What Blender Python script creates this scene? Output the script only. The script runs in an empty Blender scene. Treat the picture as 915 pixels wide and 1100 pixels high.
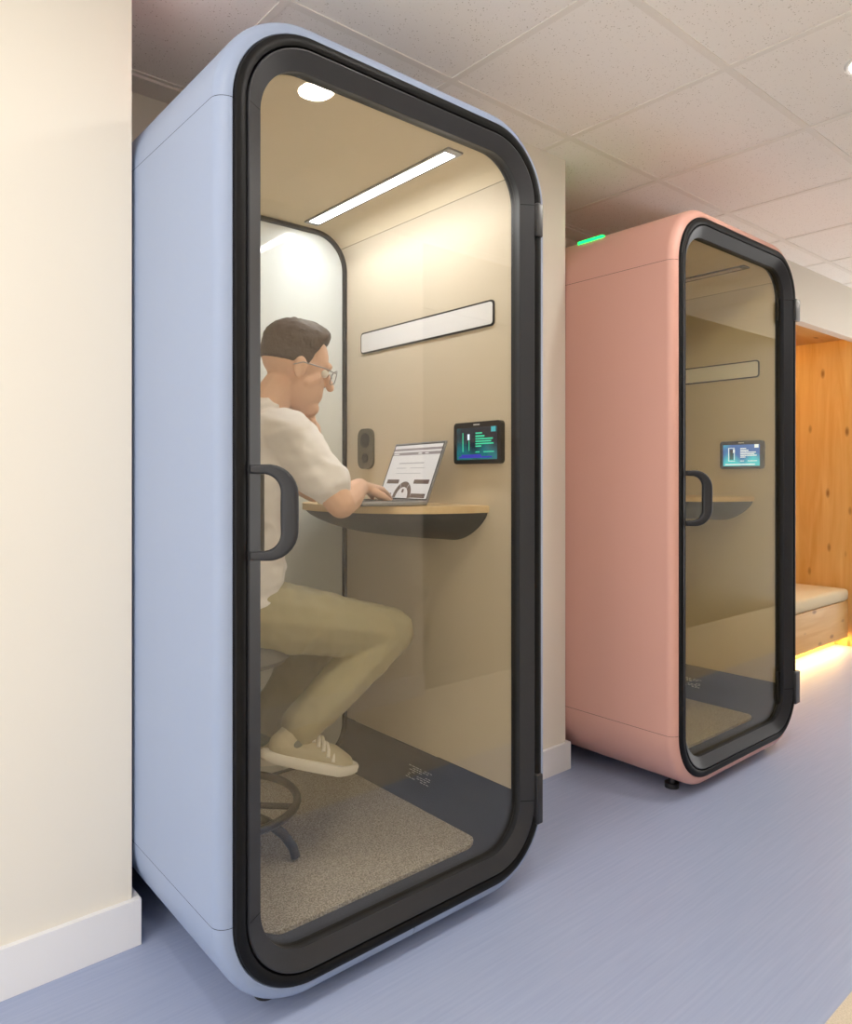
import bpy, bmesh, math, random
from mathutils import Vector, Matrix, noise
random.seed(4)
PI = math.pi
S = bpy.context.scene
COL = S.collection

# ------------------------------------------------------------------ materials
def lin(c):
    if isinstance(c, str):
        c = [int(c[i:i+2], 16) / 255 for i in (0, 2, 4)]
    return tuple(((x / 12.92) if x <= .04045 else ((x + .055) / 1.055) ** 2.4) for x in c) + (1,)

def base_mat(name):
    m = bpy.data.materials.new(name); m.use_nodes = True
    nt = m.node_tree
    return m, nt, nt.nodes, nt.links, nt.nodes['Principled BSDF']

def mat(name, color, rough=.5, spec=.5, metal=0, var=.03, scale=6, bump=0, bscale=200, coat=0, sheen=0, emit=0):
    m, nt, N, L, b = base_mat(name)
    c = lin(color)
    tc = N.new('ShaderNodeTexCoord')
    nz = N.new('ShaderNodeTexNoise'); nz.inputs['Scale'].default_value = scale; nz.inputs['Detail'].default_value = 4
    L.new(tc.outputs['Object'], nz.inputs['Vector'])
    mx = N.new('ShaderNodeMix'); mx.data_type = 'RGBA'
    mx.inputs['A'].default_value = tuple(x * (1 - var) for x in c[:3]) + (1,)
    mx.inputs['B'].default_value = tuple(min(1, x * (1 + var)) for x in c[:3]) + (1,)
    L.new(nz.outputs['Fac'], mx.inputs['Factor'])
    L.new(mx.outputs['Result'], b.inputs['Base Color'])
    b.inputs['Roughness'].default_value = rough
    b.inputs['Specular IOR Level'].default_value = spec
    b.inputs['Metallic'].default_value = metal
    b.inputs['Coat Weight'].default_value = coat
    b.inputs['Sheen Weight'].default_value = sheen
    if emit:
        L.new(mx.outputs['Result'], b.inputs['Emission Color']); b.inputs['Emission Strength'].default_value = emit
    if bump:
        n2 = N.new('ShaderNodeTexNoise'); n2.inputs['Scale'].default_value = bscale; n2.inputs['Detail'].default_value = 3
        L.new(tc.outputs['Object'], n2.inputs['Vector'])
        bp = N.new('ShaderNodeBump'); bp.inputs['Strength'].default_value = bump; bp.inputs['Distance'].default_value = .003
        L.new(n2.outputs['Fac'], bp.inputs['Height']); L.new(bp.outputs['Normal'], b.inputs['Normal'])
    return m

def emis(name, color, strength):
    m = bpy.data.materials.new(name); m.use_nodes = True
    N = m.node_tree.nodes; L = m.node_tree.links
    N.remove(N['Principled BSDF'])
    e = N.new('ShaderNodeEmission'); e.inputs['Color'].default_value = lin(color); e.inputs['Strength'].default_value = strength
    L.new(e.outputs[0], N['Material Output'].inputs[0])
    return m

def glass_mat(name, tint, base=.055, grow=.9):
    m = bpy.data.materials.new(name); m.use_nodes = True
    N = m.node_tree.nodes; L = m.node_tree.links
    N.remove(N['Principled BSDF'])
    t = N.new('ShaderNodeBsdfTransparent'); t.inputs['Color'].default_value = lin(tint)
    g = N.new('ShaderNodeBsdfGlossy'); g.inputs['Roughness'].default_value = 0.0
    lw = N.new('ShaderNodeLayerWeight'); lw.inputs['Blend'].default_value = .5
    p = N.new('ShaderNodeMath'); p.operation = 'POWER'; p.inputs[1].default_value = 5
    ma = N.new('ShaderNodeMath'); ma.operation = 'MULTIPLY_ADD'; ma.inputs[1].default_value = grow; ma.inputs[2].default_value = base
    mx = N.new('ShaderNodeMixShader')
    L.new(lw.outputs['Facing'], p.inputs[0]); L.new(p.outputs[0], ma.inputs[0]); L.new(ma.outputs[0], mx.inputs[0])
    L.new(t.outputs[0], mx.inputs[1]); L.new(g.outputs[0], mx.inputs[2]); L.new(mx.outputs[0], N['Material Output'].inputs[0])
    return m

def tile_mat():
    m, nt, N, L, b = base_mat('mineral_fibre_tile')
    tc = N.new('ShaderNodeTexCoord')
    v = N.new('ShaderNodeTexVoronoi'); v.inputs['Scale'].default_value = 105
    L.new(tc.outputs['Object'], v.inputs['Vector'])
    nz = N.new('ShaderNodeTexNoise'); nz.inputs['Scale'].default_value = 60; nz.inputs['Detail'].default_value = 2
    L.new(tc.outputs['Object'], nz.inputs['Vector'])
    th = N.new('ShaderNodeMath'); th.operation = 'MULTIPLY_ADD'; th.inputs[1].default_value = .55; th.inputs[2].default_value = -.12
    L.new(nz.outputs['Fac'], th.inputs[0])
    lt = N.new('ShaderNodeMath'); lt.operation = 'LESS_THAN'
    L.new(v.outputs['Distance'], lt.inputs[0]); L.new(th.outputs[0], lt.inputs[1])
    mx = N.new('ShaderNodeMix'); mx.data_type = 'RGBA'
    mx.inputs['A'].default_value = lin('f6f1eb'); mx.inputs['B'].default_value = lin('ccc4b9')
    L.new(lt.outputs[0], mx.inputs['Factor']); L.new(mx.outputs['Result'], b.inputs['Base Color'])
    b.inputs['Roughness'].default_value = .9; b.inputs['Specular IOR Level'].default_value = .1
    n2 = N.new('ShaderNodeTexNoise'); n2.inputs['Scale'].default_value = 180
    L.new(tc.outputs['Object'], n2.inputs['Vector'])
    bp = N.new('ShaderNodeBump'); bp.inputs['Strength'].default_value = .25; bp.inputs['Distance'].default_value = .002
    L.new(n2.outputs['Fac'], bp.inputs['Height']); L.new(bp.outputs['Normal'], b.inputs['Normal'])
    return m

def wood_mat(name, cols, axis, plank=.19, knots=True):
    # axis: grain direction 0,1,2 ; planks split across the second axis
    m, nt, N, L, b = base_mat(name)
    tc = N.new('ShaderNodeTexCoord')
    mp = N.new('ShaderNodeMapping')
    sc = [9, 9, 9]; sc[axis] = .8
    mp.inputs['Scale'].default_value = sc
    L.new(tc.outputs['Object'], mp.inputs['Vector'])
    nz = N.new('ShaderNodeTexNoise'); nz.inputs['Scale'].default_value = 1.6; nz.inputs['Detail'].default_value = 6; nz.inputs['Distortion'].default_value = 1.2
    L.new(mp.outputs[0], nz.inputs['Vector'])
    cr = N.new('ShaderNodeValToRGB')
    cr.color_ramp.elements[0].position = .3; cr.color_ramp.elements[0].color = lin(cols[0])
    cr.color_ramp.elements[1].position = .72; cr.color_ramp.elements[1].color = lin(cols[1])
    L.new(nz.outputs['Fac'], cr.inputs[0])
    last = cr.outputs[0]
    # broad plank to plank tone
    mp3 = N.new('ShaderNodeMapping'); s3 = [1 / plank] * 3; s3[axis] = .05; mp3.inputs['Scale'].default_value = s3
    L.new(tc.outputs['Object'], mp3.inputs['Vector'])
    fl = N.new('ShaderNodeVectorMath'); fl.operation = 'FLOOR'; L.new(mp3.outputs[0], fl.inputs[0])
    wn = N.new('ShaderNodeTexWhiteNoise'); wn.noise_dimensions = '3D'; L.new(fl.outputs[0], wn.inputs['Vector'])
    mxp = N.new('ShaderNodeMix'); mxp.data_type = 'RGBA'; mxp.blend_type = 'MULTIPLY'
    mpv = N.new('ShaderNodeMath'); mpv.operation = 'MULTIPLY'; mpv.inputs[1].default_value = .35
    L.new(wn.outputs['Value'], mpv.inputs[0]); L.new(mpv.outputs[0], mxp.inputs['Factor'])
    L.new(last, mxp.inputs['A']); mxp.inputs['B'].default_value = lin(cols[0]); last = mxp.outputs['Result']
    if knots:
        mp2 = N.new('ShaderNodeMapping'); s2 = [9, 9, 9]; s2[axis] = 3.6; mp2.inputs['Scale'].default_value = s2
        L.new(tc.outputs['Object'], mp2.inputs['Vector'])
        vo = N.new('ShaderNodeTexVoronoi'); vo.inputs['Scale'].default_value = 1.0; L.new(mp2.outputs[0], vo.inputs['Vector'])
        k = N.new('ShaderNodeMapRange'); k.inputs['From Min'].default_value = .05; k.inputs['From Max'].default_value = .15
        k.inputs['To Min'].default_value = .8; k.inputs['To Max'].default_value = 0
        L.new(vo.outputs['Distance'], k.inputs['Value'])
        mk = N.new('ShaderNodeMix'); mk.data_type = 'RGBA'
        L.new(k.outputs[0], mk.inputs['Factor']); L.new(last, mk.inputs['A']); mk.inputs['B'].default_value = lin('7a4a22'); last = mk.outputs['Result']
    L.new(last, b.inputs['Base Color'])
    b.inputs['Roughness'].default_value = .55; b.inputs['Specular IOR Level'].default_value = .3
    return m

def screen_mat(name, c0, c1, strength):
    m, nt, N, L, b = base_mat(name)
    tc = N.new('ShaderNodeTexCoord')
    gr = N.new('ShaderNodeTexNoise'); gr.inputs['Scale'].default_value = 12; gr.inputs['Detail'].default_value = 0
    L.new(tc.outputs['Object'], gr.inputs['Vector'])
    cr = N.new('ShaderNodeValToRGB')
    cr.color_ramp.elements[0].position = .38; cr.color_ramp.elements[0].color = lin(c0)
    cr.color_ramp.elements[1].position = .62; cr.color_ramp.elements[1].color = lin(c1)
    L.new(gr.outputs['Fac'], cr.inputs[0])
    b.inputs['Base Color'].default_value = (.01, .01, .012, 1); b.inputs['Roughness'].default_value = .15
    L.new(cr.outputs[0], b.inputs['Emission Color']); b.inputs['Emission Strength'].default_value = strength
    return m

def carpet_mat(name, c0, c1):
    m, nt, N, L, b = base_mat(name)
    tc = N.new('ShaderNodeTexCoord')
    nz = N.new('ShaderNodeTexNoise'); nz.inputs['Scale'].default_value = 260; nz.inputs['Detail'].default_value = 3
    L.new(tc.outputs['Object'], nz.inputs['Vector'])
    cr = N.new('ShaderNodeValToRGB')
    cr.color_ramp.elements[0].position = .38; cr.color_ramp.elements[0].color = lin(c0)
    cr.color_ramp.elements[1].position = .62; cr.color_ramp.elements[1].color = lin(c1)
    L.new(nz.outputs['Fac'], cr.inputs[0]); L.new(cr.outputs[0], b.inputs['Base Color'])
    b.inputs['Roughness'].default_value = 1; b.inputs['Specular IOR Level'].default_value = .05
    bp = N.new('ShaderNodeBump'); bp.inputs['Strength'].default_value = .7; bp.inputs['Distance'].default_value = .004
    L.new(nz.outputs['Fac'], bp.inputs['Height']); L.new(bp.outputs['Normal'], b.inputs['Normal'])
    return m

def floor_mat():
    m, nt, N, L, b = base_mat('lavender_vinyl')
    tc = N.new('ShaderNodeTexCoord')
    mp = N.new('ShaderNodeMapping'); mp.inputs['Scale'].default_value = (2.2, 60, 1); mp.inputs['Rotation'].default_value = (0, 0, .0)
    L.new(tc.outputs['Object'], mp.inputs['Vector'])
    nz = N.new('ShaderNodeTexNoise'); nz.inputs['Scale'].default_value = 2; nz.inputs['Detail'].default_value = 6
    L.new(mp.outputs[0], nz.inputs['Vector'])
    cr = N.new('ShaderNodeValToRGB')
    cr.color_ramp.elements[0].position = .25; cr.color_ramp.elements[0].color = lin('8d9abb')
    cr.color_ramp.elements[1].position = .8; cr.color_ramp.elements[1].color = lin('99a5c3')
    L.new(nz.outputs['Fac'], cr.inputs[0]); L.new(cr.outputs[0], b.inputs['Base Color'])
    b.inputs['Roughness'].default_value = .42; b.inputs['Specular IOR Level'].default_value = .45
    return m

M = {}
M['wall'] = mat('cream_wall_paint', 'e4ded1', .75, .3, var=.015, scale=2)
M['base'] = mat('white_skirting_paint', 'e6e6e8', .5, .4, var=.01)
M['ceil'] = tile_mat()
M['tbar'] = mat('ceiling_grid_metal', 'ece6de', .6, .3)
M['floor'] = floor_mat()
M['beige'] = carpet_mat('beige_carpet', 'cdbfa9', 'dccfba')
M['blue'] = mat('powder_blue_shell', '8b9ab7', .45, .4, var=.01, scale=3)
M['pink'] = mat('salmon_pink_shell', 'd9a394', .45, .4, var=.01, scale=3)
M['gap'] = mat('seam_shadow', '3a3f4a', .9)
M['gapdark'] = mat('booth_core', '26262a', .9)
M['gasket'] = mat('black_rubber', '070708', .5, .16)
M['frame'] = mat('black_powder_coat', '25262a', .45, .28, bump=.06, bscale=500)
M['felt'] = mat('beige_acoustic_felt', 'd6cab6', .85, .15, var=.02, scale=30, bump=.12, bscale=400)
M['boothceil'] = mat('beige_ceiling_panel', 'e5d7bb', .6, .3, var=.01)
M['tray'] = mat('dark_grey_tray', '383c46', .5, .4, bump=.1, bscale=300)
M['carpet'] = carpet_mat('grey_beige_carpet', '9a9288', 'd8d2c8')
M['white'] = mat('matt_white_print', 'c9cbd0', .8)
M['frost'] = mat('frosted_white_glass', 'd9dfde', .06, .5, var=.01, coat=.3)
M['wb'] = mat('white_enamel', 'eff0f4', .25, .5, var=.005)
M['plastic'] = mat('black_plastic', '141416', .35, .5)
M['socket'] = mat('olive_grey_metal', '5b5548', .4, .5, metal=.3)
M['desk'] = wood_mat('birch_edge_plywood', ('dcc096', 'e8d0a8'), 1, knots=False)
M['desktub'] = mat('grey_desk_shell', '44474b', .55, .4)
M['lamp'] = emis('white_led_diffuser', 'f4f7ff', 76)
M['lampoff'] = mat('unlit_diffuser', 'cfc3c0', .4)
M['down'] = emis('downlight_led', 'fff8ee', 300)
M['ring'] = mat('white_trim_ring', 'f2f0ec', .4)
M['green'] = emis('green_status_led', '08ee48', 7)
M['red'] = emis('red_status_led', 'ff3848', 8)
M['warm'] = emis('warm_led_strip', 'ffc772', 70)
M['glass'] = glass_mat('clear_grey_glass', 'f6f4ee')
M['glassp'] = glass_mat('olive_grey_glass', 'f5f0de', base=.045)
M['chrome'] = mat('brushed_steel', 'a8a8aa', .3, metal=1)
M['alu'] = mat('silver_aluminium', '9a9ca2', .4, metal=.7)
M['lapscreen'] = mat('laptop_page_white', 'd7dbe6', .3, emit=.35, var=.005)
M['lapbar'] = mat('laptop_header_mauve', '8c8792', .4, emit=.2)
M['lapbrown'] = mat('laptop_dial_brown', '5b4a48', .4, emit=.15)
M['lapgrey'] = mat('laptop_text_grey', 'a9adb8', .4, emit=.25)
M['key'] = mat('laptop_keys', '2a2b2e', .5)
M['scrA'] = screen_mat('display_teal', '071426', '0b6a78', 1.2)
M['scrB'] = screen_mat('display_blue', '1c4c98', '2aa6c0', 2.2)
M['scrtxt'] = emis('display_text_mint', '45e4b4', 1.2)
M['scrtxtw'] = emis('display_text_pale', 'd4e6ff', 1.8)
M['scrpurple'] = emis('display_glow_purple', '4a4af0', .7)
M['scrcyan'] = emis('display_badge_cyan', '5fd8ea', .8)
M['skin'] = mat('skin', 'e2b9a2', .55, .35, var=.04, scale=20)
M['hair'] = mat('dark_brown_hair', '4a3a30', .6, .3, var=.25, scale=90, bump=.6, bscale=140)
M['shirt'] = mat('white_cotton', 'f0f0f7', .85, .1, var=.02, bump=.15, bscale=35, sheen=.2)
M['trouser'] = mat('khaki_cotton', 'a8a184', .85, .1, var=.05, scale=14, bump=.2, bscale=30, sheen=.2)
M['shoe'] = mat('cream_leather', 'c4bda6', .55, .3)
M['sole'] = mat('white_rubber', 'ecebe6', .6)
M['lace'] = mat('white_lace', 'f3f1ea', .8)
M['sock'] = mat('grey_sock', '6d7470', .9)
M['eyew'] = mat('eye_white', 'eae6e0', .3)
M['eyed'] = mat('eye_iris', '3a2618', .2)
M['stool'] = mat('grey_stool_seat', '6b6c6c', .7)
M['woodv'] = wood_mat('knotty_pine_wall', ('dba95c', 'ecc67e'), 2, .16)
M['woodh'] = wood_mat('knotty_pine_bench', ('d2a25c', 'e2ba78'), 0, .3)
M['cush'] = mat('cream_cushion_fabric', 'd8c8a4', .95, .1, var=.04, scale=60, bump=.2, bscale=300)
M['door'] = mat('taupe_door_laminate', '5a5248', .4, .4)

# ------------------------------------------------------------------ helpers
def obj(name, bm, mats, parent=None, smooth=True, label=None):
    if not isinstance(mats, (list, tuple)): mats = [mats]
    bmesh.ops.recalc_face_normals(bm, faces=bm.faces)
    me = bpy.data.meshes.new(name); bm.to_mesh(me); bm.free()
    for m in mats: me.materials.append(m)
    if smooth:
        me.shade_smooth()
        try: me.set_sharp_from_angle(angle=math.radians(38))
        except Exception: pass
    o = bpy.data.objects.new(name, me); COL.objects.link(o)
    if parent: o.parent = parent
    if label: o['label'] = label
    return o

def thing(name, label, cat, loc=(0, 0, 0), group=None):
    o = bpy.data.objects.new(name, None); COL.objects.link(o); o.location = loc
    o['label'] = label; o['category'] = cat
    if group: o['group'] = group
    return o

def tag(o, label, cat, group=None):
    o['label'] = label; o['category'] = cat
    if group: o['group'] = group
    return o

def struct(name, bm, m, smooth=False):
    o = obj(name, bm, m, None, smooth); o['kind'] = 'structure'; return o

def box(bm, a, b, bevel=0, mi=0):
    r = bmesh.ops.create_cube(bm, size=1)
    vs = r['verts']
    for v in vs:
        v.co = Vector(((a[i] + b[i]) / 2 + v.co[i] * (b[i] - a[i]) for i in range(3)))
    fs = set(f for v in vs for f in v.link_faces)
    for f in fs: f.material_index = mi
    if bevel:
        es = list(set(e for v in vs for e in v.link_edges))
        bmesh.ops.bevel(bm, geom=es, offset=bevel, segments=3, affect='EDGES', profile=.6)
    return bm

def B(*boxes, bevel=0):
    bm = bmesh.new()
    for a, b in boxes: box(bm, a, b, bevel)
    return bm

def cyl(bm, p0, p1, r0, r1=None, n=24, mi=0, caps=True):
    p0 = Vector(p0); p1 = Vector(p1); r1 = r0 if r1 is None else r1
    d = (p1 - p0).normalized(); a = d.orthogonal().normalized(); b = d.cross(a)
    A = [bm.verts.new(p0 + (a * math.cos(t) + b * math.sin(t)) * r0) for t in [2 * PI * i / n for i in range(n)]]
    Bv = [bm.verts.new(p1 + (a * math.cos(t) + b * math.sin(t)) * r1) for t in [2 * PI * i / n for i in range(n)]]
    fs = [bm.faces.new((A[i], A[(i + 1) % n], Bv[(i + 1) % n], Bv[i])) for i in range(n)]
    if caps: fs += [bm.faces.new(A[::-1]), bm.faces.new(Bv)]
    for f in fs: f.material_index = mi
    return bm

def sweep(bm, pts, section, up=None, closed=False, scale=None):
    """section: list of (u,v); u along side, v along 'up' frame"""
    rings = []; n = len(pts); pts = [Vector(p) for p in pts]
    ref = Vector(up) if up else Vector((0, 0, 1))
    for i, p in enumerate(pts):
        if closed: t = pts[(i + 1) % n] - pts[i - 1]
        else: t = pts[min(i + 1, n - 1)] - pts[max(i - 1, 0)]
        t.normalize(); side = t.cross(ref)
        if side.length < 1e-4: side = t.orthogonal()
        side.normalize(); nn = side.cross(t).normalized()
        k = scale(i / (n - 1)) if scale else (1, 1)
        rings.append([bm.verts.new(p + side * u * k[0] + nn * v * k[1]) for u, v in section])
    m = len(section)
    for i in range(n if closed else n - 1):
        a = rings[i]; b = rings[(i + 1) % n]
        for j in range(m): bm.faces.new((a[j], a[(j + 1) % m], b[(j + 1) % m], b[j]))
    if not closed:
        bm.faces.new(rings[0][::-1]); bm.faces.new(rings[-1])
    return bm

def circ(r, n=12): return [(r * math.cos(2 * PI * i / n), r * math.sin(2 * PI * i / n)) for i in range(n)]

def rrsec(w, h, r, n=5):
    out = []
    for cx, cy, a0 in ((w/2-r, h/2-r, 0), (-w/2+r, h/2-r, PI/2), (-w/2+r, -h/2+r, PI), (w/2-r, -h/2+r, 1.5*PI)):
        for i in range(n + 1):
            a = a0 + PI / 2 * i / n; out.append((cx + r * math.cos(a), cy + r * math.sin(a)))
    return out

def poly_prism(bm, pts2, to3, depth_vec, mi=0):
    A = [bm.verts.new(to3(*p)) for p in pts2]
    Bv = [bm.verts.new(to3(*p) + Vector(depth_vec)) for p in pts2]
    n = len(A); fs = [bm.faces.new(A[::-1]), bm.faces.new(Bv)]
    for i in range(n): fs.append(bm.faces.new((A[i], A[(i + 1) % n], Bv[(i + 1) % n], Bv[i])))
    for f in fs: f.material_index = mi
    return bm

# ------------------------------------------------------------------ booth outline
W, ZB, ZT, R, D = 1.012, .026, 2.147, .2205, .972
CN = 18
def seg(which, ins, trim=.0013):
    """points of the rounded rectangle inset by ins; which in right/top/left/base"""
    r = R - ins; zt = ZT - R; zb = ZB + R
    xl, xr = R, W - R
    arc = lambda cx, cz, a0: [(cx + r * math.cos(a0 + PI / 2 * i / CN), cz + r * math.sin(a0 + PI / 2 * i / CN)) for i in range(CN + 1)]
    if which == 'right': return [(W - ins, zb + trim), (W - ins, zt - trim)]
    if which == 'left': return [(ins, zt - trim), (ins, zb + trim)]
    if which == 'top': return arc(xr, zt, 0) + arc(xl, zt, PI / 2)
    if which == 'base': return arc(xl, zb, PI) + arc(xr, zb, 1.5 * PI)
    if which == 'all': return arc(xr, zt, 0) + arc(xl, zt, PI / 2) + arc(xl, zb, PI) + arc(xr, zb, 1.5 * PI)

def loft(bm, prof, which='all', cut=None):
    closed = which == 'all'; rings = []
    for ins, y in prof:
        pts = seg(which, ins)
        if cut: pts = cut(pts)
        rings.append([bm.verts.new((x, y, z)) for x, z in pts])
    for a, b in zip(rings, rings[1:]):
        n = len(a)
        for i in range(n if closed else n - 1):
            j = (i + 1) % n; bm.faces.new((a[i], a[j], b[j], b[i]))
    return rings

def cap(bm, ring): bm.faces.new(ring)

FR = .032
SHELL = [(.037, .02), (.035, .004), (.032, 0)] + [(FR - FR * math.sin(PI / 2 * i / 8), FR - FR * math.cos(PI / 2 * i / 8)) for i in range(1, 9)] + \
        [(0, .3), (0, .6), (0, D - .03), (.009, D - .009), (.03, D), (.08, D)]

def hline(bm, y0, y1, z0, z1, x, mi):
    box(bm, (x - .0006, y0, z0), (x, y1, z1), mi=mi)

def booth(x0, y0, shellmat, lit, label, pink):
    t = thing('phone_booth', label, 'phone booth', (x0, y0, 0), 'phone booths along the corridor')
    # outer shell panels
    for s in ('left', 'right'):
        bm = bmesh.new(); loft(bm, SHELL, s); obj('side_panel', bm, shellmat, t)
    bm = bmesh.new(); loft(bm, SHELL, 'top'); obj('roof_panel', bm, shellmat, t)
    mid = .511
    def cutL(p):
        q = [a for a in p if a[0] <= mid - .02]; z = p[CN][1]; return q + [(mid - .001, z)]
    def cutR(p):
        q = [a for a in p if a[0] >= mid + .02]; z = p[CN][1]; return [(mid + .001, z)] + q
    for c in (cutL, cutR):
        bm = bmesh.new(); loft(bm, SHELL, 'base', c); obj('base_panel', bm, shellmat, t)
    # dark core behind the panel seams, closing the back
    bm = bmesh.new(); r = loft(bm, [(.050, .02), (.004, .03), (.004, D - .025), (.05, D - .004), (.07, D - .004)]); cap(bm, r[-1])
    obj('inner_core', bm, M['gapdark'], t)
    # gasket
    bm = bmesh.new(); loft(bm, [(.0335, .016), (.034, -.001), (.037, -.007), (.044, -.010), (.053, -.010), (.059, -.006), (.0605, .002), (.062, .016)])
    obj('door_gasket', bm, M['gasket'], t)
    # door leaf: frame, glass, handle
    FP = [(.0625, .018), (.0632, -.005), (.0645, -.0075), (.067, -.0075), (.1015, .014), (.1024, .0145), (.1026, .0165), (.1000, .0285), (.0995, .036)]
    bm = bmesh.new()
    loft(bm, FP)
    loft(bm, [(.0995, .036), (.094, .041), (.0935, .056), (.0745, .060), (.0625, .018)])
    df = obj('door_frame', bm, M['frame'], t)
    df.data.set_sharp_from_angle(angle=math.radians(16))
    # fine seams where the straight frame meets the curved corners
    for zz in (ZT - R, ZB + R):
        for mirror in (0, 1):
            bm = bmesh.new(); a, b = FP[3], FP[4]
            xa, xb = (a[0], b[0]) if not mirror else (W - a[0], W - b[0])
            vs = [bm.verts.new(p) for p in ((xa, a[1] - .0008, zz - .0012), (xb, b[1] - .0008, zz - .0012), (xb, b[1] - .0008, zz + .0012), (xa, a[1] - .0008, zz + .0012))]
            bm.faces.new(vs); obj('frame_seam', bm, M['gasket'], df)
    bm = bmesh.new()
    r = loft(bm, [(.0985, .029), (.0985, .035)]); cap(bm, r[0]); cap(bm, r[1])
    obj('door_glass', bm, M['glassp'] if pink else M['glass'], df)
    # bow handle
    e = Vector((.80, -.60, 0)); nrm = Vector((.6, .8, 0)); zc0 = 1.085; hh = .089; dep = .078; rc = .05
    path = []
    base = Vector((.072, -.004, 0))
    P2 = [(0, hh)] + [(dep - rc + rc * math.sin(a), hh - rc + rc * math.cos(a)) for a in [PI / 2 * i / 8 for i in range(9)]]
    P2 += [(dep, k) for k in (.02, 0, -.02)]
    P2 += [(dep - rc + rc * math.cos(a), -hh + rc - rc * math.sin(a)) for a in [PI / 2 * i / 8 for i in range(9)]] + [(0, -hh)]
    pts = [base + e * u + Vector((0, 0, zc0 + w)) for u, w in P2]
    bm = bmesh.new()
    sweep(bm, pts, rrsec(.03, .02, .008), up=nrm, scale=lambda s: (.62 + .62 * math.sin(PI * min(1, max(0, s))) ** 1.2, 1))
    obj('door_handle', bm, M['frame'], df, label='black bow-shaped door handle')
    bm = B(((.098, .040, zc0 - .1), (.128, .075, zc0 + .1)), bevel=.008)
    obj('inner_pull', bm, M['plastic'], df)
    # hinges
    for za, zb in ((1.838, 1.932), (.180, .320)):
        bm = bmesh.new(); box(bm, (W - .066, -.020, za), (W - .042 + .022 * pink, .002, zb), .005)
        obj('hinge', bm, M['plastic'], df)
        if pink:
            bm = bmesh.new(); box(bm, (W - .124, .029, za), (W - .103, .036, zb), .002)
            obj('hinge_plate', bm, M['plastic'], df)
    # interior
    th = math.radians(37); IN = .088; ri = R - IN
    zt, zb = ZT - R, ZB + R
    def arcpts(cx, cz, a0, a1, n=10): return [(cx + ri * math.cos(a0 + (a1 - a0) * i / n), cz + ri * math.sin(a0 + (a1 - a0) * i / n)) for i in range(n + 1)]
    def strip(pts, ya=.050, yb=.906, ny=2):
        bm = bmesh.new(); rr = []
        for k in range(ny): 
            y = ya + (yb - ya) * k / (ny - 1); rr.append([bm.verts.new((x, y, z)) for x, z in pts])
        for a, b in zip(rr, rr[1:]):
            for i in range(len(a) - 1): bm.faces.new((a[i], a[i + 1], b[i + 1], b[i]))
        return bm
    tb = math.radians(-8)
    right = arcpts(W - R, zb, tb * 0, 0, 1)[:1] + [(W - IN, zb + .02)] + arcpts(W - R, zt, 0, th)
    right = [(W - IN, .262)] + arcpts(W - R, zt, 0, th)
    obj('wall_lining', strip(right), M['felt'], t)
    obj('wall_lining', strip([(W - x, z) for x, z in right]), M['felt'], t)
    top = arcpts(W - R, zt, th + .012, PI / 2) + arcpts(R, zt, PI / 2, PI - th - .012)
    obj('ceiling_lining', strip(top), M['boothceil'], t)
    bot = [(IN, .260)] + arcpts(R, zb, PI, 1.5 * PI) + arcpts(W - R, zb, 1.5 * PI, 2 * PI) + [(W - IN, .260)]
    tray = obj('floor_tray', strip(bot), M['tray'], t)
    # small printed care mark on the tray's right flank (illegible lines)
    bm = bmesh.new()
    rnd = random.Random(3)
    for row in range(7):
        a = math.radians(-20 - row * 2.6)
        x = W - R + (ri - .0012) * math.cos(a); z = zb + (ri - .0012) * math.sin(a)
        y = .395
        while y < .50:
            w = rnd.uniform(.006, .016)
            if rnd.random() < .75:
                vs = [bm.verts.new((x, y, z)), bm.verts.new((x, y + w, z)), bm.verts.new((x - .0004, y + w, z - .0022)), bm.verts.new((x - .0004, y, z - .0022))]
                bm.faces.new(vs)
            y += w + .004
    obj('printed_mark', bm, M['white'], tray)
    bm = bmesh.new()
    ol = [(x + W / 2 - .004, y + .495) for x, y in rrsec(.685, .78, .05, 6)]
    poly_prism(bm, ol, lambda x, y: Vector((x, y, .112)), (0, 0, .012))
    obj('carpet', bm, M['carpet'], t)
    # rear frame and frosted rear glass
    bm = bmesh.new(); loft(bm, [(.079, .906), (.085, .888), (.101, .886), (.104, .892), (.104, .904)])
    rf = obj('rear_frame', bm, M['frame'], t)
    bm = bmesh.new(); r = loft(bm, [(.1035, .897), (.1035, .905)]); cap(bm, r[0]); cap(bm, r[1])
    obj('rear_glass', bm, M['frost'], rf)
    # linear ceiling light
    zl = ZT - IN
    bm = bmesh.new()
    for a, b in (((.711, .095, zl - .006), (.719, .842, zl - .0005)), ((.758, .095, zl - .006), (.766, .842, zl - .0005)), ((.719, .095, zl - .006), (.758, .118, zl - .0005)), ((.719, .822, zl - .006), (.758, .842, zl - .0005))):
        box(bm, a, b)
    lf = obj('light_frame', bm, M['frame'] if not lit else M['alu'], t)
    bm = B(((.720, .119, zl - .005), (.757, .821, zl - .001)))
    obj('light_diffuser', bm, M['lamp'] if lit else M['lampoff'], lf)
    # whiteboard strip
    def slab(name, ya, yb, za, zb_, x, th_, r, m, par, **k):
        bm = bmesh.new()
        ol = [((ya + yb) / 2 + p, (za + zb_) / 2 + q) for p, q in rrsec(yb - ya, zb_ - za, r)]
        poly_prism(bm, ol, lambda y, z: Vector((x, y, z)), (-th_, 0, 0))
        return obj(name, bm, m, par, **k)
    xw = W - IN
    wf = slab('whiteboard_frame', .125, .795, 1.606, 1.684, xw + .002, .006, .014, M['plastic'], t)
    slab('whiteboard', .131, .789, 1.612, 1.678, xw - .0035, .0015, .010, M['wb'], wf)
    # touch panel
    tp = slab('touch_panel', .085 if not pink else .102, .285 if not pink else .300, 1.199, 1.325, xw + .002, .018, .012, M['plastic'], t)
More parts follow.
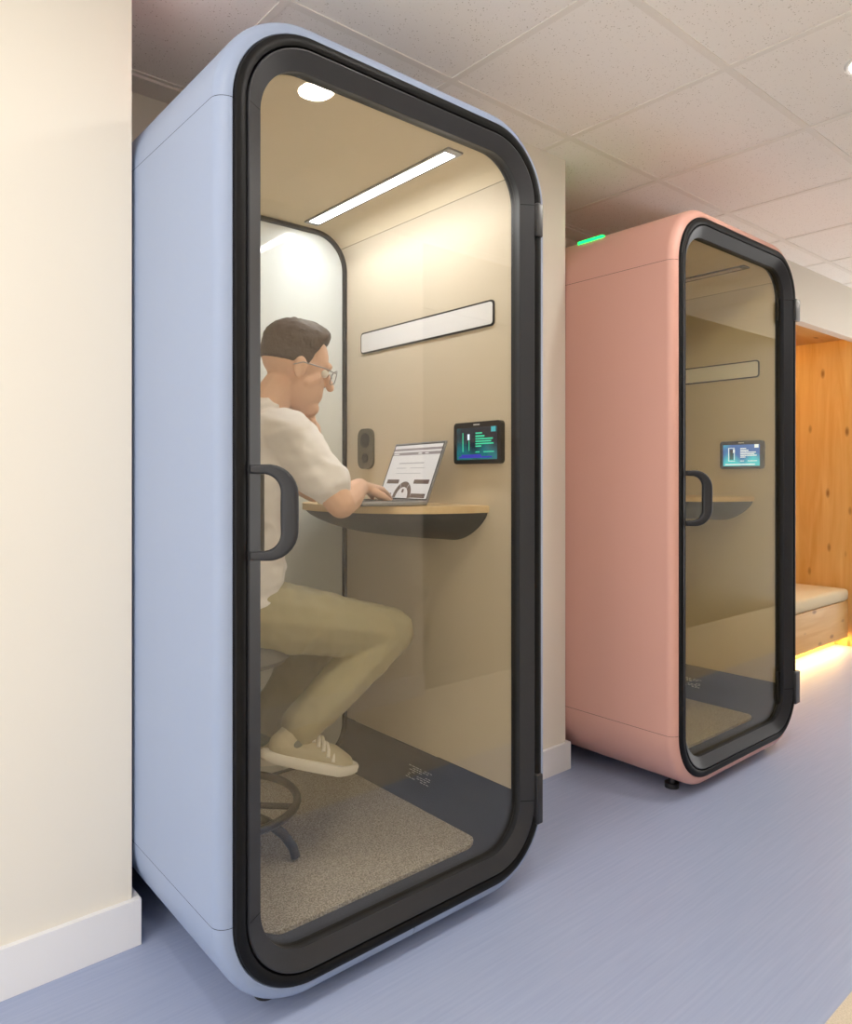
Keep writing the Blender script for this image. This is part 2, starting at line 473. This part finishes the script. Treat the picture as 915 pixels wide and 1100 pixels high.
    ya, yb = (.100, .270) if not pink else (.117, .285)
    bm = bmesh.new(); xs = xw - .0165
    def q(a, b, c, d, mi, dx=.0006):   # a,b along the picture's left-to-right (0..1), c,d bottom-to-top
        Y0 = yb - (yb - ya) * a; Y1 = yb - (yb - ya) * b; Z0 = 1.212 + .096 * c; Z1 = 1.212 + .096 * d
        vs = [bm.verts.new((xs - dx, y, z)) for y, z in ((Y0, Z0), (Y1, Z0), (Y1, Z1), (Y0, Z1))]
        f = bm.faces.new(vs); f.material_index = mi
    q(0, 1, 0, 1, 0)
    txt = 2 if pink else 1
    q(.15, .17, .25, .85, txt, .001); q(.28, .33, .62, .8, 2, .001); q(.31, .325, .28, .6, txt, .001)
    if pink:
        q(.15, .33, .84, .86, 2, .001); q(.15, .33, .22, .24, 2, .001); q(.19, .29, .3, .78, 3, .0008)
    q(.48, .64, .80, .84, txt, .001); q(.48, .70, .70, .75, txt, .001)
    for i, e_ in enumerate((.9, .86, .92, .62)): q(.48, e_, .62 - i * .075, .66 - i * .075, txt, .001)
    q(.48, .58, .22, .25, txt, .001); q(.68, .93, .22, .25, txt, .001)
    q(.06, .88, .05, .10, 2 if pink else 4, .001); 
    if not pink: q(.12, .62, .10, .16, 4, .0008)
    q(.86, .97, .84, 1.0, 2 if pink else 5, .001)
    obj('display', bm, [M['scrB'] if pink else M['scrA'], M['scrtxt'], M['scrtxtw'], M['scrA'], M['scrpurple'], M['scrcyan']], tp, smooth=False)
    slab('maker_plate', (ya + yb) / 2 - .013, (ya + yb) / 2 + .013, 1.3145, 1.3185, xs, .0006, .001, M['white'], tp)
    # power socket plate
    sp = slab('socket_plate', .715, .806, 1.19, 1.335, xw + .002, .012, .03, M['socket'], t)
    bm = bmesh.new(); cyl(bm, (xw - .0095, .76, 1.292), (xw - .0115, .76, 1.292), .027); obj('socket_outlet', bm, M['plastic'], sp)
    bm = bmesh.new(); cyl(bm, (xw - .0095, .76, 1.228), (xw - .0115, .76, 1.228), .018); obj('socket_outlet', bm, M['plastic'], sp)
    # desk: half-oval top with a dark tub below, fixed to the right wall
    yc, hy, dx = .51, .362, .345
    def oval(sy, sx, n=40, p=2.3):
        out = []
        for i in range(n + 1):
            a = -PI / 2 + PI * i / n
            ca, sa = math.cos(a), math.sin(a)
            out.append((xw + .003 - sx * abs(ca) ** (2 / p), yc + sy * (abs(sa) ** (2 / p)) * (1 if sa > 0 else -1)))
        return out
    bm = bmesh.new(); ol = oval(hy, dx)
    poly_prism(bm, ol, lambda x, y: Vector((x, y, 1.054)), (0, 0, .021))
    es = [e_ for e_ in bm.edges if abs(e_.verts[0].co.z - e_.verts[1].co.z) < 1e-5 and min(e_.verts[0].co.x, e_.verts[1].co.x) < xw]
    bmesh.ops.bevel(bm, geom=es, offset=.003, segments=2, affect='EDGES')
    dk = obj('desktop', bm, M['desk'], t)
    bm = bmesh.new(); rings = []
    for k in range(9):
        a = PI / 2 * k / 8
        u = k / 8
        ol = oval(hy - .006 - .14 * u ** 1.35, (dx - .008) * (1 - .93 * u ** 1.3))
        z = 1.0535 - .090 * (1 - (1 - u) ** 1.5)
        rings.append([bm.verts.new((x, y, z)) for x, y in ol])
    for a, b in zip(rings, rings[1:]):
        for i in range(len(a) - 1): bm.faces.new((a[i], a[i + 1], b[i + 1], b[i]))
    bm.faces.new(rings[-1]); bm.faces.new(rings[0])
    obj('desk_tub', bm, M['desktub'], dk, label='dark grey bowl-shaped underside of the desk')
    # status light on the roof
    xs_ = .112; zs_ = ZT - R + math.sqrt(R * R - (R - xs_) ** 2)
    bm = bmesh.new(); box(bm, (xs_ - .010, .37, zs_ - .006), (xs_ + .010, .49, zs_ + .006), .002)
    obj('status_light', bm, M['red'] if not pink else M['green'], t, label='glowing %s status strip on the roof' % ('red' if not pink else 'green'))
    # adjustable feet
    for fx in (.163, W - .163):
        for fy in (.104, D - .104):
            bm = bmesh.new(); cyl(bm, (fx, fy, .0), (fx, fy, .018), .026); cyl(bm, (fx, fy, .018), (fx, fy, .06), .012)
            obj('foot', bm, M['plastic'], t)
    return t

BX, PX, BY = .627, 2.318, 1.362
booth(BX, BY, M['blue'], True, 'powder blue phone booth with lit interior and a man seated inside', False)
booth(PX, BY, M['pink'], False, 'salmon pink phone booth, empty and unlit, beside the wooden niche', True)

# ------------------------------------------------------------------ room
CZ = 2.423; YW = 1.832; YB = 2.40
X0, X1, YF = -2.6, 7.0, -.16
struct('floor', B(((X0, .62, -.05), (X1, 3.0, 0))), M['floor'])
struct('floor.001', B(((X0, -3.2, -.05), (X1, .6199, 0))), M['beige'])
struct('ceiling', B(((X0, -3.2, CZ), (X1, 3.0, CZ + .06))), M['ceil'])
# suspended-ceiling grid bars
GX, GY = 2.174, 1.0975
bm = bmesh.new()
k = -9
while GX + .6 * k < X1:
    x = GX + .6 * k
    if x > X0: box(bm, (x - .012, -3.19, CZ - .003), (x + .012, YB - .002, CZ + .001))
    k += 1
for k in range(-7, 3):
    y = GY + .6 * k
    if -3.2 < y < YB: box(bm, (X0 + .01, y - .012, CZ - .0035), (X1 - .01, y + .012, CZ + .001))
box(bm, (X0 + .01, YB - .10, CZ - .012), (X1 - .01, YB - .001, CZ + .001))
struct('trim_1', bm, M['tbar'])
WL, WR = .612, 2.314
struct('wall_left', B(((X0, YW, 0), (WL + .006, YB + .1, CZ))), M['wall'])
struct('wall_center', B(((1.632, YW, 0), (WR, YB + .1, CZ))), M['wall'])
struct('wall_back', B(((.50, YB, 0), (1.75, YB + .1, CZ)), ((2.2, YB, 0), (3.5, YB + .1, CZ))), M['wall'])
NX0, NX1, NZ = 3.75, 5.5, 2.118
struct('wall_right', B(((3.335, YW, 0), (NX0, YB + .3, CZ)), ((NX1 + .03, YW, 0), (X1, YB + .5, CZ)), ((NX0, YW, 2.092), (NX1 + .03, YW + .06, CZ))), M['wall'])
struct('baseboard_left', B(((X0, YW - .015, 0), (.637, YW, .115)), ((.618, YW, 0), (.637, YW + .05, .115)), bevel=.0015), M['base'])
struct('baseboard_center', B(((1.632, YW - .015, 0), (2.330, YW, .108)), ((2.314, YW, 0), (2.330, YW + .05, .108)), bevel=.0015), M['base'])
struct('baseboard_right', B(((3.335, YW - .015, 0), (NX0, YW, .11)), ((NX1 + .03, YW - .015, 0), (X1, YW, .11))), M['base'])
# wooden niche lining
struct('wall_niche_side', B(((NX1, YW + .002, 0), (NX1 + .03, YW + 1.0, 2.25))), M['woodv'])
struct('wall_niche_back', B(((NX0, YW + .97, 0), (NX1, YW + 1.0, 2.25))), M['woodv'])
struct('wall_niche_left', B(((NX0 - .03, YW + .002, 0), (NX0, YW + 1.0, 2.25))), M['woodv'])
struct('ceiling.001', B(((NX0, YW + .06, NZ), (NX1, YW + .97, NZ + .04))), M['woodh'])
# opposite side of the corridor (seen only in the glass)
struct('wall_opposite', B(((-.9, YF - .12, 0), (2.52, YF, CZ))), M['wall'])
struct('wall_opposite.002', B(((3.55, YF - .12, 0), (10.5, YF, CZ))), M['door'])  # darkened and run past the ceiling's end to cut bright reflections in the glass
struct('baseboard_opposite', B(((-.9, YF, 0), (2.52, YF + .015, .115))), M['base'])
dbm = B(((2.52, YF - .10, .0), (3.45, YF - .06, 2.08)))
struct('door_1', dbm, M['door'])
struct('wall_opposite.001', B(((2.52, YF - .12, 2.08), (3.55, YF - .02, CZ)), ((3.45, YF - .12, 0), (3.55, YF - .02, 2.08))), M['door'])

# built-in bench
bz = .318
bn = thing('bench', 'built-in knotty pine bench with cream cushion in the wooden niche', 'bench', ((NX0 + NX1) / 2, 2.3, 0))
def sh(bm, o): bmesh.ops.translate(bm, verts=bm.verts, vec=-Vector(o.location)); return bm
obj('bench_box', sh(B(((NX0 + .002, 1.905, .07), (NX1 - .03, YW + .965, bz)), bevel=.002), bn), M['woodh'], bn)
obj('toe_kick', sh(B(((NX0 + .002, 1.99, 0), (NX1 - .03, YW + .965, .07))), bn), M['woodh'], bn)
obj('cushion', sh(B(((NX0 + .004, 1.898, bz + .0005), (NX1 - .028, YW + .962, .402)), bevel=.032), bn), M['cush'], bn)
obj('light_strip', sh(B(((NX0 + .02, 1.93, .058), (NX1 - .04, 1.95, .0695))), bn), M['warm'], bn, label='glowing warm light strip under the bench')
# cove light at the niche ceiling
tag(obj('cove_light', B(((NX0 + .02, 2.62, NZ - .022), (NX1 - .35, 2.64, NZ - .0005))), M['warm']), 'warm light strip on the ceiling of the wooden niche', 'light strip')

# recessed downlights
def downlight(x, y, label, group):
    t = thing('recessed_downlight', label, 'ceiling light', (x, y, CZ - .0005), group)
    bm = bmesh.new(); n = 32
    prof = [(.0552, -.001), (.057, -.007), (.066, -.008), (.072, -.004), (.073, 0)]
    rr = [[bm.verts.new((r * math.cos(2 * PI * i / n), r * math.sin(2 * PI * i / n), z)) for i in range(n)] for r, z in prof]
    for a, b in zip(rr, rr[1:]):
        for i in range(n): bm.faces.new((a[i], a[(i + 1) % n], b[(i + 1) % n], b[i]))
    obj('trim_ring', bm, M['ring'], t)
    bm = bmesh.new(); cyl(bm, (0, 0, -.0005), (0, 0, -.0045), .055, n=32)
    obj('lamp_lens', bm, M['down'], t)
downlight(2.474, .7975, 'round recessed downlight in speckled ceiling tile at the right edge of the picture', None)
for x, y in ((1.274, .762), (.074, .7975), (-1.126, .7975), (4.874, .7975), (3.674, .1975), (1.874, -1.6), (3.674, -1.6), (-1.726, -1.6)):
    downlight(x, y, 'round recessed downlight in the corridor ceiling, outside the picture', 'downlights outside the picture')

# ------------------------------------------------------------------ laptop
def laptop():
    hinge = Vector((1.402, 1.745, 1.0755))
    al = math.radians(8.5)
    wv = Vector((-math.sin(al), -math.cos(al), 0))       # screen's left-to-right as the camera sees it
    fw = Vector((-math.cos(al), math.sin(al), 0))        # towards the user
    t = thing('laptop', 'open silver laptop showing a dial chart, standing on the booth desk', 'laptop', hinge)
    t.rotation_euler = (0, 0, math.atan2(wv.y, wv.x))
    # local: x along width, y away from the user? (user is at -y)
    hw, dp = .150, .212
    bm = B(((-hw, -dp, 0.002), (hw, .004, .014)), bevel=.004); base = obj('laptop_base', bm, M['alu'], t)
    bm = B(((-hw + .018, -.10, .0135), (hw - .018, -.018, .0152))); obj('keyboard', bm, M['key'], base)
    bm = B(((-.05, -.195, .0135), (.05, -.115, .0146))); obj('trackpad', bm, M['alu'], base)
    tilt = math.radians(21); hgt = .196
    rot = Matrix.Rotation(-tilt, 4, 'X')
    def lid(bm):
        bmesh.ops.transform(bm, matrix=Matrix.Translation((0, .001, .010)) @ rot, verts=bm.verts); return bm
    l = obj('laptop_lid', lid(B(((-hw, -.001, 0), (hw, .005, hgt)), bevel=.0022)), M['alu'], t)
    bm = bmesh.new(); 
    def q(a, b, c, d, mi, off):
        vs = [bm.verts.new((x, -.0012 - off, z)) for x, z in ((-hw + 2 * hw * a, hgt * c), (-hw + 2 * hw * b, hgt * c), (-hw + 2 * hw * b, hgt * d), (-hw + 2 * hw * a, hgt * d))]
        bm.faces.new(vs).material_index = mi
    q(.015, .985, .03, .975, 4, .0002)
    q(.03, .97, .05, .955, 0, .0004)
    q(.03, .97, .86, .90, 1, .0006); q(.03, .97, .78, .83, 1, .0006); q(.05, .16, .795, .815, 0, .0008)
    q(.55, .62, .795, .815, 0, .0008); q(.68, .75, .795, .815, 0, .0008)
    q(.22, .72, .63, .65, 3, .0006); q(.20, .40, .55, .562, 3, .0006); q(.48, .76, .55, .562, 3, .0006); q(.22, .72, .46, .47, 3, .0006)
    q(.09, .34, .29, .36, 2, .0006); q(.64, .93, .29, .36, 2, .0006); q(.06, .26, .06, .13, 2, .0006); q(.66, .93, .06, .13, 2, .0006)
    cx, cz = .48, .05
    n = 18
    for i in range(n):
        a0, a1 = PI * i / n + .02, PI * (i + 1) / n - (.02 if i % 6 == 5 else -.02)
        P = []
        for rr, aa in ((.036, a0), (.054, a0), (.054, a1), (.036, a1)):
            P.append(bm.verts.new((-hw + 2 * hw * cx + rr * math.cos(aa), -.0018, hgt * cz + rr * math.sin(aa))))
        bm.faces.new(P).material_index = 2
    q(.46, .5, .14, .2, 2, .0008)
    lid(bm)
    obj('laptop_screen', bm, [M['lapscreen'], M['lapbar'], M['lapbrown'], M['lapgrey'], M['plastic']], l, smooth=False)
laptop()

# ------------------------------------------------------------------ organic shapes
class Blob:
    def __init__(s): s.bm = bmesh.new()
    def ell(s, c, r, rot=None, sub=3):
        res = bmesh.ops.create_icosphere(s.bm, subdivisions=sub, radius=1)
        m = Matrix.Translation(Vector(c)) @ (rot.to_4x4() if rot else Matrix.Identity(4)) @ Matrix.Diagonal((*r, 1))
        bmesh.ops.transform(s.bm, matrix=m, verts=res['verts']); return s
    def cap(s, a, b, ra, rb=None, flat=None):
        rb = ra if rb is None else rb
        t = bmesh.new()
        for p, r in ((a, ra), (b, rb)):
            q = bmesh.ops.create_icosphere(t, subdivisions=2, radius=r)
            bmesh.ops.translate(t, verts=q['verts'], vec=Vector(p))
        h = bmesh.ops.convex_hull(t, input=t.verts)
        bmesh.ops.delete(t, geom=[g for g in h['geom_interior'] if isinstance(g, bmesh.types.BMVert)], context='VERTS')
        me = bpy.data.meshes.new('tmp'); t.to_mesh(me); t.free(); s.bm.from_mesh(me); bpy.data.meshes.remove(me)
        return s
    def chain(s, pts, rs):
        for i in range(len(pts) - 1): s.cap(pts[i], pts[i + 1], rs[i], rs[i + 1])
        return s
    def build(s, name, m, parent, voxel=.006, it=6, label=None, shift=None, wrinkle=None):
        if shift is not None: bmesh.ops.translate(s.bm, verts=s.bm.verts, vec=-Vector(shift))
        me = bpy.data.meshes.new(name); s.bm.to_mesh(me); s.bm.free()
        o = bpy.data.objects.new(name, me); COL.objects.link(o)
        r = o.modifiers.new('r', 'REMESH'); r.mode = 'VOXEL'; r.voxel_size = voxel
        sm = o.modifiers.new('s', 'SMOOTH'); sm.iterations = it; sm.factor = .5
        dg = bpy.context.evaluated_depsgraph_get(); ev = o.evaluated_get(dg)
        me2 = bpy.data.meshes.new_from_object(ev); me2.name = name
        o.modifiers.clear(); o.data = me2; bpy.data.meshes.remove(me)
        me2.materials.clear(); me2.materials.append(m); me2.shade_smooth()
        if wrinkle:
            amp, sx, sy, sz = wrinkle
            nn = [v.normal.copy() for v in me2.vertices]
            for v, n_ in zip(me2.vertices, nn):
                p = v.co; k = noise.noise(Vector((p.x * sx, p.y * sy, p.z * sz))) + .5 * noise.noise(Vector((p.x * sx * 2.3 + 7, p.y * sy * 2.3, p.z * sz * 2.3)))
                v.co = p + n_ * amp * (1 - 2 * abs(k))
        if parent: o.parent = parent
        if label: o['label'] = label
        return o

V = lambda *a: Vector(a)
# stool -------------------------------------------------------------
SC = V(.855, 1.83, 0); FZ = .126
st = thing('bar_stool', 'grey bar stool under the seated man in the blue booth', 'stool', (SC.x, SC.y, FZ))
bm = bmesh.new()
prof = [(.0, .60), (.16, .60), (.182, .575), (.185, .555), (.17, .54), (.0, .54)]
n = 32
rr = [[bm.verts.new((max(r, .001) * math.cos(2 * PI * i / n), max(r, .001) * math.sin(2 * PI * i / n), z)) for i in range(n)] for r, z in prof]
for a, b in zip(rr, rr[1:]):
    for i in range(n): bm.faces.new((a[i], a[(i + 1) % n], b[(i + 1) % n], b[i]))
obj('seat', bm, M['stool'], st)
bm = bmesh.new(); cyl(bm, (0, 0, .03), (0, 0, .545), .028, .022); obj('column', bm, M['plastic'], st)
bm = bmesh.new(); sweep(bm, [(.2 * math.cos(2 * PI * i / 40), .2 * math.sin(2 * PI * i / 40), .155) for i in range(40)], circ(.011), closed=True)
for i in range(4):
    a = PI / 4 + i * PI / 2; cyl(bm, (0, 0, .155), (.2 * math.cos(a), .2 * math.sin(a), .155), .008)
obj('footrest', bm, M['plastic'], st)
for i in range(4):
    a = math.radians(-38) + i * PI / 2
    bm = bmesh.new()
    pts = [(r * math.cos(a), r * math.sin(a), z) for r, z in ((.02, .13), (.07, .125), (.12, .105), (.165, .07), (.19, .035), (.197, .008))]
    sweep(bm, pts, circ(.013)); obj('leg', bm, M['plastic'], st)

# man ---------------------------------------------------------------
PO = V(SC.x, SC.y, FZ + .60)
man = thing('person', 'man in white t-shirt and khaki trousers seated at the laptop, chin on hand', 'person', PO)
Hc = V(1.062, 1.795, 1.458)
HR = Matrix.Rotation(math.radians(-16), 3, 'Z') @ Matrix.Rotation(math.radians(14), 3, 'Y')
hp = lambda x, y, z: Hc + HR @ V(x, y, z)
pel = V(.865, 1.825, .80); che = V(.905, 1.82, 1.14); nk = V(.965, 1.81, 1.335)
shN, elN, wrN = V(.955, 1.645, 1.265), V(1.06, 1.565, 1.09), V(1.215, 1.70, 1.130)
shF, elF = V(.965, 1.99, 1.265), V(1.235, 1.975, 1.118)
wrF = V(1.165, 1.875, 1.305)
b = Blob()
# skull, jaw, nose, ears, neck
b.ell(hp(-.012, 0, .042), (.097, .074, .088), HR).ell(hp(.022, 0, -.035), (.068, .056, .072), HR)
b.cap(hp(.05, 0, -.085), hp(.068, 0, -.088), .03, .024)
b.cap(hp(.088, 0, .018), hp(.108, 0, -.016), .009, .013)
b.cap(hp(.08, -.034, .034), hp(.08, .034, .034), .012)
b.cap(hp(.078, -.016, -.048), hp(.078, .016, -.048), .011).cap(hp(.077, -.013, -.060), hp(.077, .013, -.060), .011)
for s in (-1, 1):
    b.ell(hp(-.008, s * .076, .0), (.02, .009, .032), HR @ Matrix.Rotation(.2 * -s, 3, 'Z'))
    b.cap(hp(.052, s * .034, -.010), hp(.030, s * .044, -.03), .020, .018)
b.cap(hp(-.032, 0, -.05), nk, .050, .056)
# trunk hidden under the clothes, legs
b.cap(nk, che, .06, .11).cap(che, pel, .11, .11)
# arms
b.cap(nk - V(0, 0, .06), shN - V(0, 0, .01), .05, .045).chain([shN, elN], [.046, .040]); b.chain([elN, elN.lerp(wrN, .35), wrN], [.039, .041, .027])
b.cap(nk - V(0, 0, .06), shF - V(0, 0, .01), .05, .045).chain([shF, elF], [.046, .040]); b.chain([elF, elF.lerp(wrF, .35), wrF], [.039, .041, .027])
def hand(b, w, d, palm_n, curl, thumb_side):
    d = d.normalized(); pn = palm_n.normalized(); sd = d.cross(pn).normalized(); pn = sd.cross(d).normalized() if True else pn
    L_ = .088
    for k in (-.028, -.010, .010, .028):
        b.cap(w + sd * k * .6, w + d * L_ + sd * k, .017, .0125)
    for k, ln in ((-.030, .058), (-.010, .072), (.010, .078), (.030, .070)):
        p = w + d * L_ + sd * k; dirv = d; r = .0092
        for j, f in enumerate((.45, .32, .23)):
            a = curl * (j + 1)
            dirv = (d * math.cos(a) + pn * math.sin(a) + sd * k * 1.2).normalized()
            q_ = p + dirv * ln * f * 1.1; b.cap(p, q_, r, r - .0009); p = q_; r -= .0009
    t0 = w + d * .025 + sd * thumb_side * .022 + pn * .006
    t1 = t0 + (d * .6 + sd * thumb_side * .7 + pn * .35).normalized() * .042
    t2 = t1 + (d * .9 + sd * thumb_side * .2 + pn * .35).normalized() * .034
    b.cap(t0, t1, .014, .0115).cap(t1, t2, .011, .009)
# near hand types on the keyboard, far hand under the chin
hand(b, wrN, V(.85, .42, -.10), V(0, 0, -1), .22, -1)
chin = hp(.075, .015, -.105)
hand(b, wrF, (chin - wrF) + V(0, 0, .012), V(-.8, -.35, .25), .95, -1)
# legs under the trousers down to the ankles
hipN, knN, anN = V(.885, 1.74, .80), V(1.325, 1.70, .700), V(1.0, 1.70, .475)
hipF, knF, anF = V(.885, 1.92, .80), V(1.29, 1.95, .715), V(1.03, 1.94, .42)
for h_, k_, a_ in ((hipN, knN, anN), (hipF, knF, anF)):
    b.chain([pel, h_, k_, k_.lerp(a_, .35), a_], [.10, .075, .055, .05, .034])
b.build('body', M['skin'], man, .0042, 5, shift=PO)
# eyes and glasses
for s in (-1, 1):
    e_ = Blob(); e_.ell(hp(.073, s * .031, .012), (.0125, .0125, .0125), None, 3); e_.build('eye', M['eyew'], man, .002, 1, shift=PO)
    e_ = Blob(); e_.ell(hp(.0825, s * .031, .010), (.0042, .006, .006), HR, 2); e_.build('iris', M['eyed'], man, .0015, 1, shift=PO)
bm = bmesh.new()
for s in (-1, 1):
    ctr = V(.104, s * .034, .008)
    pts = [HR @ (ctr + V(-abs(p) * .1, p, q_)) + Hc for p, q_ in rrsec(.050, .036, .014)]
    sweep(bm, pts, circ(.0016, 6), up=HR @ V(1, 0, 0), closed=True)
    sweep(bm, [hp(.099, s * .060, .016), hp(.06, s * .082, .016), hp(-.005, s * .086, .014), hp(-.03, s * .084, .0)], circ(.0016, 6))
sweep(bm, [hp(.103, -.009, .012), hp(.107, 0, .014), hp(.103, .009, .012)], circ(.0016, 6))
bmesh.ops.translate(bm, verts=bm.verts, vec=-PO)
obj('glasses', bm, M['alu'], man, label='thin metal-framed glasses')
# hair: a cap that dives under the skin below the hairline
bm = bmesh.new()
bmesh.ops.create_icosphere(bm, subdivisions=5, radius=1)
for v in bm.verts:
    d = v.co.normalized()
    front = d.x; up = d.z
    f_ = max(0, min(1, (front - .22) / .42)); f_ = f_ * f_ * (3 - 2 * f_)
    line = -.52 + 1.0 * f_                                   # hairline: low at the nape and sides, high on the forehead
    k = max(0, min(1, (up - line) / .3)); k = k * k * (3 - 2 * k)
    top = max(0, min(1, (up - .1) / .5))
    thick = -.010 + k * (.014 + .014 * top + .018 * max(0, front) * top)
    thick += k * (.0016 + .003 * top) * (noise.noise(Vector((d.x * 5, d.y * 22, d.z * 6))) + .5 * noise.noise(Vector((d.x * 12, d.y * 45, d.z * 12))))
    v.co = Hc + HR @ V(-.012 + d.x * (.097 + thick), d.y * (.074 + thick), .042 + d.z * (.088 + thick)) - PO
obj('hair', bm, M['hair'], man, label='short dark brown hair swept forward')
# t-shirt
b = Blob()
b.ell(V(.865, 1.825, .83), (.135, .175, .10)).cap(V(.868, 1.825, .86), V(.895, 1.82, 1.02), .125, .12)
for s in (-1, 1):
    b.cap(V(.87, 1.825 + s * .055, .86), V(.905, 1.82 + s * .065, 1.15), .118, .118)
    b.cap(V(.905, 1.82 + s * .065, 1.15), V(.945, 1.815 + s * .09, 1.255), .118, .078)
b.cap(nk - V(.01, 0, .055), shN + V(0, .01, .005), .066, .062).cap(nk - V(.01, 0, .055), shF + V(0, -.01, .005), .066, .062)
b.cap(nk - V(.015, 0, .04), nk - V(.008, 0, .014), .072, .066)
b.cap(shN, shN.lerp(elN, .70), .064, .062).cap(shF, shF.lerp(elF, .6), .064, .062)
b.build('t_shirt', M['shirt'], man, .006, 6, shift=PO, wrinkle=(.008, 9, 5, 15))
# trousers
b = Blob()
b.ell(V(.86, 1.828, .795), (.14, .185, .085))
for h_, k_, a_ in ((hipN, knN, anN), (hipF, knF, anF)):
    b.chain([h_ - V(.02, 0, 0), h_.lerp(k_, .45), k_], [.098, .090, .072])
    b.chain([k_, k_.lerp(a_, .4), k_.lerp(a_, .93)], [.071, .068, .056])
    b.cap(k_ + V(-.05, 0, -.02), k_.lerp(a_, .2) + V(-.03, 0, 0), .055, .05)
b.build('trousers', M['trouser'], man, .006, 6, shift=PO, wrinkle=(.004, 12, 6, 9))
# shoes
def shoe(heel, toe, side_up):
    d = (toe - heel); L_ = d.length; d.normalize(); sd = V(0, 1, 0); up = d.cross(sd) * -1
    if up.z < 0: up = -up
    at = lambda u, v, w: heel + d * (u * L_) + sd * v + up * w
    b = Blob()
    b.chain([at(.12, 0, .045), at(.45, 0, .042), at(.72, 0, .036), at(.90, 0, .030)], [.036, .038, .040, .030])
    b.cap(at(.13, 0, .05), at(.24, 0, .088), .034, .038).cap(at(.30, 0, .06), at(.45, 0, .05), .036, .034)
    up_ = b.build('shoe', M['shoe'], man, .004, 5, label='cream leather trainer with white sole', shift=PO)
    bm = bmesh.new(); n = 36; rings = []
    for w, kk in ((.0, .95), (.006, 1.0), (.020, 1.0), (.026, .96)):
        ring = []
        for i in range(n):
            a = 2 * PI * i / n; u = .5 + .57 * math.cos(a)
            half = (.046 + .008 * max(0, math.cos(a - .3))) * (abs(math.sin(a)) ** .7) * (1 if math.sin(a) > 0 else -1)
            ring.append(bm.verts.new(at(.5 + (u - .5) * kk, half * kk, w + .012 * max(0, u - .8) / .2) - PO))
        rings.append(ring)
    for a, c in zip(rings, rings[1:]):
        for i in range(n): bm.faces.new((a[i], a[(i + 1) % n], c[(i + 1) % n], c[i]))
    bm.faces.new(rings[0]); bm.faces.new(rings[-1])
    obj('shoe_sole', bm, M['sole'], up_)
    bm = bmesh.new()
    for i in range(5):
        u = .36 + .075 * i; w = .101 - .009 * i - (.004 if i > 2 else 0)
        w += .004; sweep(bm, [at(u, -.040, w - .030) - PO, at(u + .005, -.030, w - .012) - PO, at(u + .015, -.012, w) - PO, at(u + .02, .012, w) - PO, at(u + .03, .030, w - .012) - PO], circ(.0052, 8))
    obj('shoelace', bm, M['lace'], up_)
shoe(V(.915, 1.70, .422), V(1.165, 1.69, .318), 0)
shoe(V(.955, 1.95, .325), V(1.215, 1.95, .285), 0)
for a_, k_ in ((anN, knN), (anF, knF)):
    b = Blob(); b.cap(a_.lerp(k_, .12), a_ - V(.01, 0, .02), .043, .04); b.build('sock', M['sock'], man, .005, 3, shift=PO)

# ------------------------------------------------------------------ lights
def area(name, loc, size, energy, color, rot=(0, 0, 0)):
    l = bpy.data.lights.new(name, 'AREA'); l.shape = 'DISK'; l.size = size; l.energy = energy; l.color = color
    o = bpy.data.objects.new(name, l); COL.objects.link(o); o.location = loc; o.rotation_euler = rot; return o
W_ = bpy.data.worlds.new('world'); S.world = W_; W_.use_nodes = True
bg = W_.node_tree.nodes['Background']; bg.inputs[0].default_value = (1, .985, .96, 1)
# added ambient fill through the corridor's open ends, graded dimmer left to brighter right
wt = W_.node_tree.nodes.new('ShaderNodeTexCoord'); wx = W_.node_tree.nodes.new('ShaderNodeSeparateXYZ'); wm = W_.node_tree.nodes.new('ShaderNodeMapRange')
wm.inputs['From Min'].default_value = -1; wm.inputs['From Max'].default_value = 1; wm.inputs['To Min'].default_value = 2.7; wm.inputs['To Max'].default_value = 7.2
W_.node_tree.links.new(wt.outputs['Generated'], wx.inputs[0]); W_.node_tree.links.new(wx.outputs['X'], wm.inputs['Value']); W_.node_tree.links.new(wm.outputs[0], bg.inputs[1])

# ------------------------------------------------------------------ camera
cam = bpy.data.cameras.new('camera'); co = bpy.data.objects.new('camera', cam); COL.objects.link(co)
co.location = (0, 0, 1.1545); co.rotation_euler = (PI / 2, 0, -.7008)
cam.sensor_fit = 'HORIZONTAL'; cam.sensor_width = 36; cam.lens = 779.83 / 915 * 36
cam.shift_x = (457.5 - 448.81) / 915; cam.shift_y = (514.26 - 550) / 915
cam.clip_start = .02
S.camera = co
S.view_settings.view_transform = 'Standard'
S.view_settings.look = 'None'
S.view_settings.exposure = -0.10
S.view_settings.gamma = 1.1
S.cycles.use_denoising = True
S.cycles.max_bounces = 12; S.cycles.diffuse_bounces = 6; S.cycles.transparent_max_bounces = 16
S.cycles.sample_clamp_indirect = 6
